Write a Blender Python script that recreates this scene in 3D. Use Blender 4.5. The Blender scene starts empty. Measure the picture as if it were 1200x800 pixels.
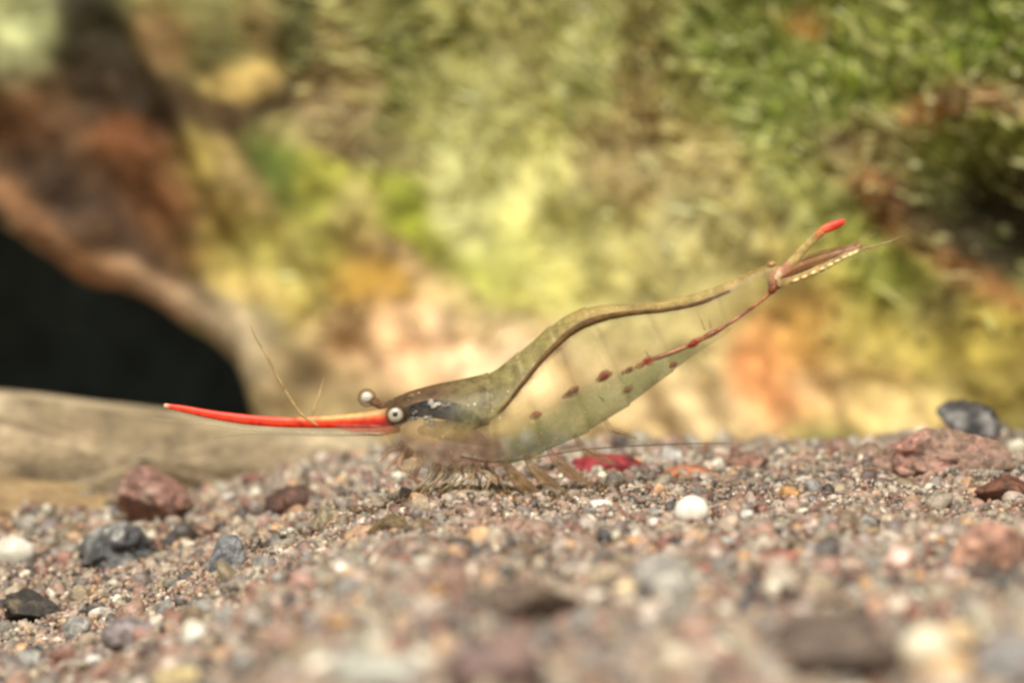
import bpy, math
import numpy as np
from mathutils import Vector

# ------------------------------------------------------------------ scene, camera, light
# all lengths below are written in millimetres; S turns them into metres
S = 0.001
sc = bpy.context.scene
rng = np.random.default_rng(7)

PITCH = math.radians(3.0)
FOCUS = 150.0
LENS = 100.0
K = 36.0 / LENS / 1200.0                     # slope per photo pixel
FWD = np.array([0, math.cos(PITCH), -math.sin(PITCH)])
UP = np.array([0, math.sin(PITCH), math.cos(PITCH)])
CENTRE = np.array([0, 0, 8.55])
CAM = CENTRE - FOCUS * FWD

cd = bpy.data.cameras.new('camera')
cam = bpy.data.objects.new('camera', cd)
sc.collection.objects.link(cam)
cam.location = Vector(CAM * S)
cam.rotation_euler = (math.radians(90) - PITCH, 0, 0)
cd.lens = LENS
cd.sensor_width = 36
cd.clip_start = 0.005
cd.clip_end = 10
cd.dof.use_dof = True
cd.dof.focus_distance = FOCUS * S
cd.dof.aperture_fstop = 38.0                 # 2.6 mm pupil
sc.camera = cam

world = bpy.data.worlds.new('World')
sc.world = world
world.use_nodes = True
world.node_tree.nodes['Background'].inputs[0].default_value = (1.0, 0.97, 0.90, 1)
world.node_tree.nodes['Background'].inputs[1].default_value = 0.57


def area(name, loc, target, size, power, col):
    l = bpy.data.lights.new(name, 'AREA')
    l.shape = 'DISK'
    l.size = size * S
    l.energy = power
    l.color = col
    o = bpy.data.objects.new(name, l)
    sc.collection.objects.link(o)
    o.location = Vector(loc) * S
    d = Vector(target) * S - o.location
    o.rotation_euler = d.to_track_quat('-Z', 'Y').to_euler()
    return o


# the tank lamp over the front of the aquarium
area('tank_lamp', (-55, -320, 420), (0, 45, 10), 150, 4.7, (1.0, 0.95, 0.86))

sc.view_settings.view_transform = 'Standard'
sc.view_settings.look = 'None'
sc.view_settings.gamma = 1
sc.view_settings.exposure = 0
sc.view_settings.use_curve_mapping = False
sc.cycles.use_denoising = True
sc.cycles.max_bounces = 10
sc.cycles.transparent_max_bounces = 24
sc.cycles.caustics_reflective = False
sc.cycles.caustics_refractive = False
sc.cycles.filter_width = 2.9


# ------------------------------------------------------------------ helpers
def lin(c):
    c = np.asarray(c, float) / 255.0
    return np.where(c <= 0.04045, c / 12.92, ((c + 0.055) / 1.055) ** 2.4)


def ray(px, py):
    return FWD + (px - 600) * K * np.array([1.0, 0, 0]) - (py - 400) * K * UP


def at(px, py, y=0.0):
    """the point of the upright plane Y = y that this photo pixel shows"""
    d = ray(px, py)
    return CAM + d * ((y - CAM[1]) / d[1])


PX = FOCUS * K                                # mm per photo pixel in the plane of focus


def _hash(ix, iy, iz, seed):
    h = (ix.astype(np.int64) * 374761393 + iy.astype(np.int64) * 668265263
         + iz.astype(np.int64) * 1440662683 + seed * 974634541) & 0xFFFFFFFF
    h = ((h ^ (h >> 13)) * 1274126177) & 0xFFFFFFFF
    h = ((h ^ (h >> 16)) * 2246822519) & 0xFFFFFFFF
    return ((h ^ (h >> 15)) & 0xFFFFFF) / float(0xFFFFFF)


def vnoise(P, seed=0):
    P = np.asarray(P, float)
    i = np.floor(P).astype(np.int64)
    f = P - i
    f = f * f * (3 - 2 * f)
    r = 0
    for a in (0, 1):
        for b in (0, 1):
            for c in (0, 1):
                w = (f[:, 0] if a else 1 - f[:, 0]) * (f[:, 1] if b else 1 - f[:, 1]) * (f[:, 2] if c else 1 - f[:, 2])
                r = r + w * _hash(i[:, 0] + a, i[:, 1] + b, i[:, 2] + c, seed)
    return r * 2 - 1


def fbm(P, octaves=4, seed=0, gain=0.5):
    P = np.asarray(P, float)
    a, s, t = 1.0, 0, 0
    for k in range(octaves):
        s = s + a * vnoise(P * 2 ** k + 17.3 * k, seed + k)
        t += a
        a *= gain
    return s / t


def sstep(a, b, x):
    t = np.clip((x - a) / (b - a), 0, 1)
    return t * t * (3 - 2 * t)


def spline(ctrl, n):
    """Catmull-Rom through the rows of ctrl, n samples"""
    c = np.asarray(ctrl, float)
    m = len(c)
    e = np.vstack([2 * c[0] - c[1], c, 2 * c[-1] - c[-2]])
    t = np.linspace(0, m - 1 - 1e-9, n)
    i = np.floor(t).astype(int)
    f = (t - i)[:, None]
    p0, p1, p2, p3 = e[i], e[i + 1], e[i + 2], e[i + 3]
    return 0.5 * (2 * p1 + (p2 - p0) * f + (2 * p0 - 5 * p1 + 4 * p2 - p3) * f ** 2 + (3 * p1 - p0 - 3 * p2 + p3) * f ** 3)


def mesh_data(name, V, F, mat, col=None, smooth=True):
    """V in mm; F an int array (n,3)/(n,4) or a list of such arrays; col (n,3|4) linear vertex colours"""
    V = np.asarray(V, np.float32) * S
    Fs = F if isinstance(F, list) else [F]
    Fs = [np.asarray(f, np.int32) for f in Fs if len(f)]
    me = bpy.data.meshes.new(name)
    me.vertices.add(len(V))
    me.vertices.foreach_set('co', V.ravel())
    loops = np.concatenate([f.ravel() for f in Fs])
    cnt = np.concatenate([np.full(len(f), f.shape[1], np.int32) for f in Fs])
    me.loops.add(len(loops))
    me.loops.foreach_set('vertex_index', loops)
    me.polygons.add(len(cnt))
    st = np.zeros(len(cnt), np.int32)
    st[1:] = np.cumsum(cnt)[:-1]
    me.polygons.foreach_set('loop_start', st)
    me.polygons.foreach_set('loop_total', cnt)
    if smooth:
        me.polygons.foreach_set('use_smooth', np.ones(len(cnt), bool))
    me.update()
    me.validate()
    if col is not None:
        a = me.color_attributes.new('Col', 'FLOAT_COLOR', 'POINT')
        c = np.ones((len(V), 4), np.float32)
        col = np.asarray(col)
        c[:, :col.shape[1]] = col
        a.data.foreach_set('color', c.ravel())
    me.materials.append(mat)
    return me


def link(name, me, loc=(0, 0, 0), parent=None):
    o = bpy.data.objects.new(name, me)
    sc.collection.objects.link(o)
    o.location = Vector(np.asarray(loc, float) * S)
    if parent:
        o.parent = parent
    return o


def tag(o, label=None, cat=None, group=None, kind=None):
    if label: o['label'] = label
    if cat: o['category'] = cat
    if group: o['group'] = group
    if kind: o['kind'] = kind
    return o


def tube(P, R, seg=10, col=None, flat=1.0, flat_dir=None):
    """closed tube round the polyline P with radii R; flat < 1 thins it along flat_dir"""
    P = np.asarray(P, float)
    R = np.broadcast_to(np.asarray(R, float), (len(P),))
    T = np.gradient(P, axis=0)
    T /= np.linalg.norm(T, axis=1)[:, None] + 1e-12
    ref = np.array([0, 1.0, 0]) if flat_dir is None else np.asarray(flat_dir, float)
    N = ref - T * (T @ ref)[:, None]
    N /= np.linalg.norm(N, axis=1)[:, None] + 1e-9
    B = np.cross(T, N)
    a = np.linspace(0, 2 * np.pi, seg, endpoint=False)
    ring = (np.cos(a)[None, :, None] * N[:, None] * flat + np.sin(a)[None, :, None] * B[:, None]) * R[:, None, None]
    V = (P[:, None] + ring).reshape(-1, 3)
    n = len(P)
    i, j = np.meshgrid(np.arange(n - 1), np.arange(seg), indexing='ij')
    i, j = i.ravel(), j.ravel()
    Q = np.stack([i * seg + j, i * seg + (j + 1) % seg, (i + 1) * seg + (j + 1) % seg, (i + 1) * seg + j], 1)
    V = np.vstack([V, P[0] - T[0] * R[0] * 0.6, P[-1] + T[-1] * R[-1] * 0.6])
    k = np.arange(seg)
    c0 = np.stack([np.full(seg, n * seg), (k + 1) % seg, k], 1)
    c1 = np.stack([np.full(seg, n * seg + 1), (n - 1) * seg + k, (n - 1) * seg + (k + 1) % seg], 1)
    if col is not None:
        col = np.asarray(col)
        col = np.vstack([np.repeat(col, seg, 0), col[:1], col[-1:]])
    return V, [Q, np.vstack([c0, c1])], col


def join(parts):
    Vs, Fq, Ft, Cs, o = [], [], [], [], 0
    for V, F, C in parts:
        for f in (F if isinstance(F, list) else [F]):
            (Fq if f.shape[1] == 4 else Ft).append(f + o)
        Vs.append(V); Cs.append(C); o += len(V)
    F = ([np.vstack(Fq)] if Fq else []) + ([np.vstack(Ft)] if Ft else [])
    return np.vstack(Vs), F, (np.vstack(Cs) if Cs[0] is not None else None)


def icosphere(sub):
    t = (1 + 5 ** 0.5) / 2
    V = [(-1, t, 0), (1, t, 0), (-1, -t, 0), (1, -t, 0), (0, -1, t), (0, 1, t), (0, -1, -t), (0, 1, -t), (t, 0, -1), (t, 0, 1), (-t, 0, -1), (-t, 0, 1)]
    V = [np.array(v, float) / np.linalg.norm(v) for v in V]
    F = [(0, 11, 5), (0, 5, 1), (0, 1, 7), (0, 7, 10), (0, 10, 11), (1, 5, 9), (5, 11, 4), (11, 10, 2), (10, 7, 6), (7, 1, 8), (3, 9, 4), (3, 4, 2), (3, 2, 6), (3, 6, 8), (3, 8, 9), (4, 9, 5), (2, 4, 11), (6, 2, 10), (8, 6, 7), (9, 8, 1)]
    for _ in range(sub):
        cache, G = {}, []
        def mid(a, b):
            k = (min(a, b), max(a, b))
            if k not in cache:
                m = V[a] + V[b]
                V.append(m / np.linalg.norm(m)); cache[k] = len(V) - 1
            return cache[k]
        for a, b, c in F:
            d, e, f = mid(a, b), mid(b, c), mid(c, a)
            G += [(a, d, f), (b, e, d), (c, f, e), (d, e, f)]
        F = G
    return np.array(V), np.array(F, np.int32)


ICO = [icosphere(k) for k in range(5)]


def ellipsoid(c, r, sub=2, rot=0.0, col=None):
    V, F = ICO[sub]
    V = V * np.asarray(r, float)
    ca, sa = math.cos(rot), math.sin(rot)
    V = np.stack([V[:, 0] * ca - V[:, 2] * sa, V[:, 1], V[:, 0] * sa + V[:, 2] * ca], 1) + c
    return V, F, (None if col is None else np.tile(np.asarray(col, float), (len(V), 1)))


# ------------------------------------------------------------------ materials
def new_mat(name):
    m = bpy.data.materials.new(name)
    m.use_nodes = True
    nt = m.node_tree
    return m, nt, nt.nodes['Principled BSDF'], nt.nodes['Material Output']


def N(nt, kind, **kw):
    n = nt.nodes.new(kind)
    for k, v in kw.items():
        if k.startswith('i_'):
            n.inputs[k[2:].replace('_', ' ')].default_value = v
        else:
            setattr(n, k, v)
    return n


def stone_mat(name, scale, bump, rough, amount=0.35, spec=0.5, speck=0.0):
    """vertex colour mottled by noise, with fine relief"""
    m, nt, b, out = new_mat(name)
    L = nt.links.new
    at_ = N(nt, 'ShaderNodeVertexColor', layer_name='Col')
    tc = N(nt, 'ShaderNodeTexCoord')
    n1 = N(nt, 'ShaderNodeTexNoise', i_Scale=scale, i_Detail=5.0, i_Roughness=0.65)
    L(tc.outputs['Object'], n1.inputs['Vector'])
    mr = N(nt, 'ShaderNodeMapRange')
    mr.inputs[1].default_value = 0.3; mr.inputs[2].default_value = 0.7
    mr.inputs[3].default_value = 1 - amount; mr.inputs[4].default_value = 1 + amount
    L(n1.outputs['Fac'], mr.inputs[0])
    mul = N(nt, 'ShaderNodeVectorMath', operation='SCALE')
    L(at_.outputs['Color'], mul.inputs[0]); L(mr.outputs[0], mul.inputs['Scale'])
    src = mul.outputs[0]
    if speck:
        vo = N(nt, 'ShaderNodeTexVoronoi', i_Scale=scale * 2.3)
        L(tc.outputs['Object'], vo.inputs['Vector'])
        sub = N(nt, 'ShaderNodeSeparateColor'); L(vo.outputs['Color'], sub.inputs[0])
        m2 = N(nt, 'ShaderNodeMapRange')
        m2.inputs[3].default_value = 1 - speck; m2.inputs[4].default_value = 1 + speck
        L(sub.outputs[0], m2.inputs[0])
        mu2 = N(nt, 'ShaderNodeVectorMath', operation='SCALE')
        L(src, mu2.inputs[0]); L(m2.outputs[0], mu2.inputs['Scale'])
        src = mu2.outputs[0]
    L(src, b.inputs['Base Color'])
    bp = N(nt, 'ShaderNodeBump', i_Strength=0.8, i_Distance=bump * S)
    n2 = N(nt, 'ShaderNodeTexNoise', i_Scale=scale * 2.0, i_Detail=4.0, i_Roughness=0.7)
    L(tc.outputs['Object'], n2.inputs['Vector'])
    L(n2.outputs['Fac'], bp.inputs['Height']); L(bp.outputs[0], b.inputs['Normal'])
    b.inputs['Roughness'].default_value = rough
    b.inputs['Specular IOR Level'].default_value = spec
    return m


M_GRAIN = stone_mat('wet_grain', 2600, 0.07, 0.42, 0.42, 0.5, 0.2)
M_STONE = stone_mat('wet_stone', 1300, 0.22, 0.6, 0.45, 0.4, 0.40)
M_SMOOTH = stone_mat('smooth_stone', 1400, 0.02, 0.35, 0.10, 0.5, 0.04)
M_ROCK = stone_mat('algae_rock', 330, 0.7, 0.75, 0.45, 0.25, 0.12)
M_SAND = stone_mat('sand_bed', 1500, 0.15, 0.8, 0.45, 0.2, 0.3)
M_CAVE = stone_mat('shade_painted_stone', 200, 0.6, 0.8, 0.4, 0.2)


def moss_mat():
    m, nt, b, out = new_mat('moss_leaf')
    L = nt.links.new
    a = N(nt, 'ShaderNodeVertexColor', layer_name='Col')
    L(a.outputs['Color'], b.inputs['Base Color'])
    b.inputs['Roughness'].default_value = 0.45
    b.inputs['Specular IOR Level'].default_value = 0.4
    tr = N(nt, 'ShaderNodeBsdfTranslucent')
    L(a.outputs['Color'], tr.inputs['Color'])
    mx = N(nt, 'ShaderNodeMixShader'); mx.inputs[0].default_value = 0.3
    L(b.outputs[0], mx.inputs[1]); L(tr.outputs[0], mx.inputs[2]); L(mx.outputs[0], out.inputs[0])
    return m


M_MOSS = moss_mat()


def flesh_mat(name, rough=0.25, speckle=True, spec=0.35, rim=0.25):
    """glassy tissue: vertex colour, vertex alpha = how dense the tissue is"""
    m, nt, b, out = new_mat(name)
    L = nt.links.new
    a = N(nt, 'ShaderNodeVertexColor', layer_name='Col')
    tc = N(nt, 'ShaderNodeTexCoord')
    n = N(nt, 'ShaderNodeTexNoise', i_Scale=1500.0, i_Detail=4.0, i_Roughness=0.7)
    L(tc.outputs['Object'], n.inputs['Vector'])
    mr = N(nt, 'ShaderNodeMapRange')
    mr.inputs[1].default_value = 0.3; mr.inputs[2].default_value = 0.7
    mr.inputs[3].default_value = 0.62; mr.inputs[4].default_value = 1.38
    L(n.outputs['Fac'], mr.inputs[0])
    mul = N(nt, 'ShaderNodeVectorMath', operation='SCALE')
    L(a.outputs['Color'], mul.inputs[0]); L(mr.outputs[0], mul.inputs['Scale'])
    colour = mul.outputs[0]
    alpha = N(nt, 'ShaderNodeMath', operation='MULTIPLY', use_clamp=True)
    L(a.outputs['Alpha'], alpha.inputs[0]); L(mr.outputs[0], alpha.inputs[1])
    dens = alpha.outputs[0]
    if speckle:                               # tiny pale pigment grains in the tissue
        vo = N(nt, 'ShaderNodeTexVoronoi', i_Scale=2300.0)
        L(tc.outputs['Object'], vo.inputs['Vector'])
        lt = N(nt, 'ShaderNodeMath', operation='LESS_THAN'); lt.inputs[1].default_value = 0.15
        L(vo.outputs['Distance'], lt.inputs[0])
        sp = N(nt, 'ShaderNodeSeparateColor'); L(vo.outputs['Color'], sp.inputs[0])
        gt = N(nt, 'ShaderNodeMath', operation='GREATER_THAN'); gt.inputs[1].default_value = 0.72
        L(sp.outputs[0], gt.inputs[0])
        an = N(nt, 'ShaderNodeMath', operation='MULTIPLY')
        L(lt.outputs[0], an.inputs[0]); L(gt.outputs[0], an.inputs[1])
        an2 = N(nt, 'ShaderNodeMath', operation='MULTIPLY')
        L(an.outputs[0], an2.inputs[0]); L(a.outputs['Alpha'], an2.inputs[1])
        mixc = N(nt, 'ShaderNodeMix', data_type='RGBA')
        L(an.outputs[0], mixc.inputs['Factor']); L(colour, mixc.inputs['A'])
        mixc.inputs['B'].default_value = (0.5, 0.46, 0.27, 1)
        colour = mixc.outputs['Result']
        mx2 = N(nt, 'ShaderNodeMath', operation='MAXIMUM')
        L(dens, mx2.inputs[0]); L(an2.outputs[0], mx2.inputs[1])
        dens = mx2.outputs[0]
    L(colour, b.inputs['Base Color'])
    b.inputs['Roughness'].default_value = rough
    b.inputs['Specular IOR Level'].default_value = spec
    tr = N(nt, 'ShaderNodeBsdfTransparent')
    # a glancing line of sight crosses more of the thin cuticle
    fr = N(nt, 'ShaderNodeLayerWeight', i_Blend=0.25)
    ad = N(nt, 'ShaderNodeMath', operation='MULTIPLY_ADD', use_clamp=True)
    L(fr.outputs['Facing'], ad.inputs[0]); ad.inputs[1].default_value = rim; L(dens, ad.inputs[2])
    mx = N(nt, 'ShaderNodeMixShader')
    L(ad.outputs[0], mx.inputs[0]); L(tr.outputs[0], mx.inputs[1]); L(b.outputs[0], mx.inputs[2])
    L(mx.outputs[0], out.inputs[0])
    return m


M_SHELL = flesh_mat('shrimp_shell', 0.42, rim=0.12, spec=0.25)
M_LIMB = flesh_mat('shrimp_limb', speckle=False, rim=0.2)


def plain_mat(name, rough=0.3, spec=0.5, noise=0.15, coat=0.0):
    m, nt, b, out = new_mat(name)
    L = nt.links.new
    a = N(nt, 'ShaderNodeVertexColor', layer_name='Col')
    tc = N(nt, 'ShaderNodeTexCoord')
    n = N(nt, 'ShaderNodeTexNoise', i_Scale=2500.0, i_Detail=3.0)
    L(tc.outputs['Object'], n.inputs['Vector'])
    mr = N(nt, 'ShaderNodeMapRange')
    mr.inputs[1].default_value = 0.3; mr.inputs[2].default_value = 0.7
    mr.inputs[3].default_value = 1 - noise; mr.inputs[4].default_value = 1 + noise
    L(n.outputs['Fac'], mr.inputs[0])
    mul = N(nt, 'ShaderNodeVectorMath', operation='SCALE')
    L(a.outputs['Color'], mul.inputs[0]); L(mr.outputs[0], mul.inputs['Scale'])
    L(mul.outputs[0], b.inputs['Base Color'])
    b.inputs['Roughness'].default_value = rough
    b.inputs['Specular IOR Level'].default_value = spec
    b.inputs['Coat Weight'].default_value = coat
    return m


M_ORGAN = plain_mat('shrimp_organ', 0.3, 0.5, 0.35)
M_GUT = plain_mat('shrimp_gut', 0.65, 0.2, 0.4)
M_RED = plain_mat('shrimp_red', 0.45, 0.35, 0.28)
M_EYE = plain_mat('shrimp_eye', 0.25, 0.5, 0.3, 0.3)


# ------------------------------------------------------------------ the gravel bed
def ground_z(X, Y):
    X = np.asarray(X, float); Y = np.asarray(Y, float)
    z = -6.4 * sstep(-2, -25, X) * (1 - 0.48 * sstep(-2, 30, Y))            # the bed sinks under the snout
    z = z + 0.9 * np.exp(-((X - 24) / 14) ** 2 - ((Y - 16) / 12) ** 2)      # low mound under the tail
    z = z - 5.0 * sstep(34, 62, Y)
    P = np.stack([X, Y, np.zeros_like(X)], -1).reshape(-1, 3)
    z = z + (0.6 * fbm(P / 7.0, 2, 3) + 0.45 * fbm(P / 2.2, 2, 9)).reshape(X.shape)
    return z


def on_ground(px, py, lift=0.0, lo=70.0, hi=330.0):
    """first point along the pixel's line of sight that is `lift` mm above the bed, with its depth"""
    d = ray(px, py)
    t = np.linspace(lo, hi, 1400)
    Q = CAM + t[:, None] * d
    below = Q[:, 2] - ground_z(Q[:, 0], Q[:, 1]) <= lift
    if not below.any():
        return None, None
    k = int(np.argmax(below))
    return Q[k], t[k]


gx = np.arange(-110, 111, 1.0)
gy = np.arange(-125, 151, 1.0)
GX, GY = np.meshgrid(gx, gy, indexing='ij')
V = np.stack([GX, GY, ground_z(GX, GY) - 0.12], -1).reshape(-1, 3)
ny = len(gy)
i, j = np.meshgrid(np.arange(len(gx) - 1), np.arange(ny - 1), indexing='ij')
i, j = i.ravel(), j.ravel()
F = np.stack([i * ny + j, (i + 1) * ny + j, (i + 1) * ny + j + 1, i * ny + j + 1], 1)
nz = fbm(V / 6.0, 3, 21)[:, None]
C = lin((128, 108, 88)) * (1 + 0.35 * nz)
tag(link('ground', mesh_data('ground', V, F, M_SAND, C)), kind='structure')

PAL = np.array([lin(c) for c in [(150, 147, 138), (172, 160, 140), (120, 118, 116), (164, 124, 108), (140, 84, 70),
                                 (72, 70, 70), (226, 220, 206), (206, 156, 104), (130, 108, 74), (186, 170, 158), (104, 76, 66)]])
PAL = PAL * 0.52 + lin((160, 146, 128)) * 0.48 * (PAL.mean(1) / PAL.mean())[:, None] ** 0.9
PW = np.array([.20, .17, .10, .13, .06, .06, .055, .055, .05, .085, .03]); PW = PW / PW.sum()

PROTO = {}
for sub in (0, 1):
    L_ = []
    for q in range(36):
        Vp, Fp = ICO[sub]
        w = 0.5 if sub else 0.4
        Vp = Vp * (1 + w * vnoise(Vp * 1.15 + 31.7 * q, 5)[:, None] + 0.16 * vnoise(Vp * 2.7 + 11.1 * q, 6)[:, None])
        for _ in range(6):                     # worn facets: slice a few sides flat
            nrm = rng.normal(size=3); nrm /= np.linalg.norm(nrm)
            cut = rng.uniform(0.38, 0.75)
            dd = Vp @ nrm
            Vp = Vp - np.maximum(dd - cut, 0)[:, None] * nrm * 0.9
        Vp = Vp * rng.uniform(0.6, 1.35, 3)
        L_.append(Vp)
    PROTO[sub] = np.array(L_)


def rand_rot(n):
    q = rng.normal(size=(n, 4)); q /= np.linalg.norm(q, axis=1)[:, None]
    w, x, y, z = q.T
    return np.stack([np.stack([1 - 2 * (y * y + z * z), 2 * (x * y - z * w), 2 * (x * z + y * w)], -1),
                     np.stack([2 * (x * y + z * w), 1 - 2 * (x * x + z * z), 2 * (y * z - x * w)], -1),
                     np.stack([2 * (x * z - y * w), 2 * (y * z + x * w), 1 - 2 * (x * x + y * y)], -1)], 1)


def grains(name, X, Y, R, sub, lift, smooth=None):
    n = len(X)
    z = ground_z(X, Y) + R * lift
    sel = rng.integers(0, 36, n)
    rot = rand_rot(n)
    B = PROTO[sub][sel] * R[:, None, None]
    V = np.einsum('nij,nkj->nki', rot, B) + np.stack([X, Y, z], 1)[:, None]
    m = B.shape[1]
    F = (ICO[sub][1][None] + (np.arange(n) * m)[:, None, None]).reshape(-1, 3)
    # neighbouring grains tend to come from the same broken stone
    Pn = np.stack([X, Y, np.zeros(n)], 1)
    pick = rng.random(n)
    patch = np.clip(0.5 + 0.72 * fbm(Pn / 2.2, 2, 40), 0, 0.999)
    use = np.where(rng.random(n) < 0.35, patch, pick)
    c = PAL[np.searchsorted(np.cumsum(PW), use).clip(0, len(PW) - 1)]
    c = c * rng.uniform(0.76, 1.14, (n, 1)) * rng.uniform(0.95, 1.05, (n, 3)) * np.array([0.90, 0.85, 0.83])
    c = np.clip(c, 0.01, 0.7)
    col = np.repeat(c, m, 0)
    col = col * (1 + 0.28 * vnoise(V.reshape(-1, 3) * 3.1, 77)[:, None])
    return mesh_data(name, V.reshape(-1, 3), F, M_GRAIN, col, smooth=(sub == 0) if smooth is None else smooth)


def scatter(n, y0, y1, half0, half1):
    Y = rng.uniform(y0, y1, n)
    h = half0 + (half1 - half0) * (Y - y0) / (y1 - y0)
    X = rng.uniform(-1, 1, n) * h
    return X, Y


# ------------------------------------------------------------------ single pebbles
def pebble_mesh(r, colour, colour2, mat, sub, seed, rough=0.22, mott=0.5, size=1.0):
    Vp, Fp = ICO[sub]
    q = seed * 13.37
    n = 0.7 * vnoise(Vp * 1.1 + q, 50) + 0.38 * vnoise(Vp * 2.6 + q, 51) + 0.26 * vnoise(Vp * 6 + q, 52) + 0.14 * vnoise(Vp * 12 + q, 53)
    d = Vp * (1 + rough * n[:, None])
    r_ = np.random.default_rng(seed)
    if rough > 0.1:
        for _ in range(6):
            nr = r_.normal(size=3); nr /= np.linalg.norm(nr)
            dd = d @ nr
            d = d - np.maximum(dd - r_.uniform(0.55, 0.85), 0)[:, None] * nr * 0.85
    d = d * np.asarray(r, float)
    f = sstep(-0.15, 0.35, fbm(d / (0.28 * size) / 2 + q, 3, 60) + (mott - 0.5))[:, None]
    col = np.asarray(colour) * (1 - f) + np.asarray(colour2) * f
    return mesh_data('pebble', d, Fp, mat, col, smooth=True)


PEB = []
STONES = []


def pebble(name, px, py, rx, ry, colour, colour2, label, cat='pebble', mat=None, rough=0.22, mott=0.4, lift=0.3, sub=3, ydepth=0.9, group=None, tilt=0.0, depth=None, bare=True):
    if depth is None:
        p, t = on_ground(px, py, lift * ry * PX)
        if p is None:
            return None
    else:
        p = at(px, py, depth)
        t = (p - CAM) @ FWD
    k = t * K
    p = p + FWD * rx * k * 0.3
    r = (rx * k * 1.08, rx * k * ydepth, ry * k * 1.08)
    seed = 100 + len(PEB)
    me = pebble_mesh(r, lin(colour) * 0.85, lin(colour2) * 0.85, mat or M_STONE, sub, seed, rough, mott, max(r))
    o = link(name, me, p)
    o.rotation_euler = (0, math.radians(tilt), 0)
    PEB.append((px, py, max(rx, ry)))
    if bare: STONES.append((p, r))
    return tag(o, label, cat, group)


pebble('pebble', 811, 600, 19, 18, (244, 238, 222), (232, 222, 200), 'smooth round cream-white bead-like pebble on the gravel', mat=M_SMOOTH, rough=0.03, lift=0.75)
pebble('pebble', 704, 592, 14, 8, (240, 236, 226), (220, 210, 195), 'small flat white chip between the round white pebble and the legs', rough=0.2, sub=2, lift=0.5, mat=M_SMOOTH)
pebble('pebble', 563, 629, 18, 11, (226, 178, 132), (200, 130, 85), 'peach-orange angular chip below the shrimp', rough=0.3, lift=0.4, tilt=-14)
pebble('pebble', 227, 747, 17, 16, (240, 236, 222), (214, 196, 160), 'broken white stone chip with a jagged edge', rough=0.34, lift=0.5, mat=M_SMOOTH)
pebble('pebble', 14, 650, 24, 20, (226, 222, 208), (205, 200, 180), 'white rounded pebble beside the speckled black stone', mat=M_SMOOTH, rough=0.1, lift=0.5)
pebble('stone', 138, 648, 46, 36, (80, 80, 80), (160, 158, 152), 'big speckled black and grey stone below the red snout', 'stone', mott=0.5, rough=0.45, sub=4, lift=0.4)
pebble('stone', 38, 714, 36, 20, (58, 52, 46), (120, 106, 84), 'small black porous stone beside the white jagged chip', 'stone', mott=0.4, rough=0.5, sub=4, lift=0.6)
pebble('stone', 262, 656, 20, 32, (132, 132, 132), (98, 98, 100), 'upright blue-grey angular stone', 'stone', mott=0.4, rough=0.28, lift=0.5, tilt=12)
pebble('stone', 176, 582, 40, 38, (150, 112, 98), (172, 144, 126), 'brick-red stone in front of the pale slab', 'stone', mott=0.35, rough=0.4, sub=4, lift=0.3, tilt=-20, depth=23)
pebble('stone', 345, 592, 36, 22, (112, 80, 68), (80, 58, 48), 'dark red-brown stone under the snout', 'stone', mott=0.45, rough=0.28, sub=4, lift=0.5)
pebble('pebble', 388, 610, 24, 18, (140, 126, 98), (168, 152, 124), 'olive-grey pebble leaning on the red-brown stone', rough=0.22, lift=0.3)
pebble('stone', 1140, 496, 36, 24, (66, 63, 62), (136, 132, 128), 'dark charcoal stone perched on the gravel crest by the reddish stone', 'stone', mott=0.45, rough=0.3, lift=0.45, tilt=14, depth=24, sub=4)
pebble('pebble', 1186, 490, 22, 16, (150, 144, 138), (120, 116, 110), 'mid-grey pebble next to the charcoal stone on the crest', rough=0.15, lift=0.4)
pebble('stone', 1098, 546, 76, 42, (148, 120, 102), (176, 130, 114), 'large mottled pinkish-red stone below the charcoal stone', 'stone', mott=0.5, rough=0.42, sub=4, lift=0.22, bare=False)
pebble('stone', 1180, 578, 36, 20, (112, 72, 56), (84, 56, 44), 'flat rust-brown stone beside the large pinkish-red stone', 'stone', mott=0.4, rough=0.2, lift=0.4, tilt=8)
pebble('pebble', 708, 546, 42, 13, (152, 48, 54), (96, 30, 34), 'flat crimson pebble behind the swimmerets', mott=0.4, rough=0.14, lift=0.3)
pebble('stone', 612, 708, 60, 32, (110, 92, 78), (86, 72, 62), 'broad brown stone half buried before the shrimp', 'stone', mott=0.4, rough=0.2, sub=4, lift=0.62)
pebble('stone', 990, 768, 66, 44, (108, 92, 78), (88, 74, 64), 'peaked dark brown stone beside the cream pebbles', 'stone', mott=0.45, rough=0.5, sub=4, lift=0.45)
pebble('pebble', 1088, 764, 30, 27, (240, 226, 196), (226, 204, 164), 'large cream pebble beside the peaked dark brown stone', mat=M_SMOOTH, rough=0.1, lift=0.5)
pebble('pebble', 1126, 745, 17, 20, (240, 212, 168), (226, 186, 130), 'pale peach pebble touching the large cream pebble', mat=M_SMOOTH, rough=0.12, lift=0.6)
pebble('pebble', 1120, 792, 28, 22, (226, 184, 132), (206, 156, 100), 'tan-orange pebble under the large cream pebble', mat=M_SMOOTH, rough=0.15, lift=0.3)
pebble('pebble', 733, 694, 13, 12, (238, 216, 170), (226, 196, 140), 'small yellowish cream pebble by the broad brown stone', mat=M_SMOOTH, rough=0.1, lift=0.6, sub=2)
pebble('pebble', 705, 711, 11, 9, (232, 206, 160), (220, 190, 140), 'tiny cream pebble between the broad brown stone and the yellowish one', mat=M_SMOOTH, rough=0.1, lift=0.6, sub=2)
pebble('pebble', 793, 773, 15, 14, (236, 220, 190), (220, 196, 150), 'cream pebble alone before the pale grey block', mat=M_SMOOTH, rough=0.1, lift=0.6, sub=2)
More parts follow.
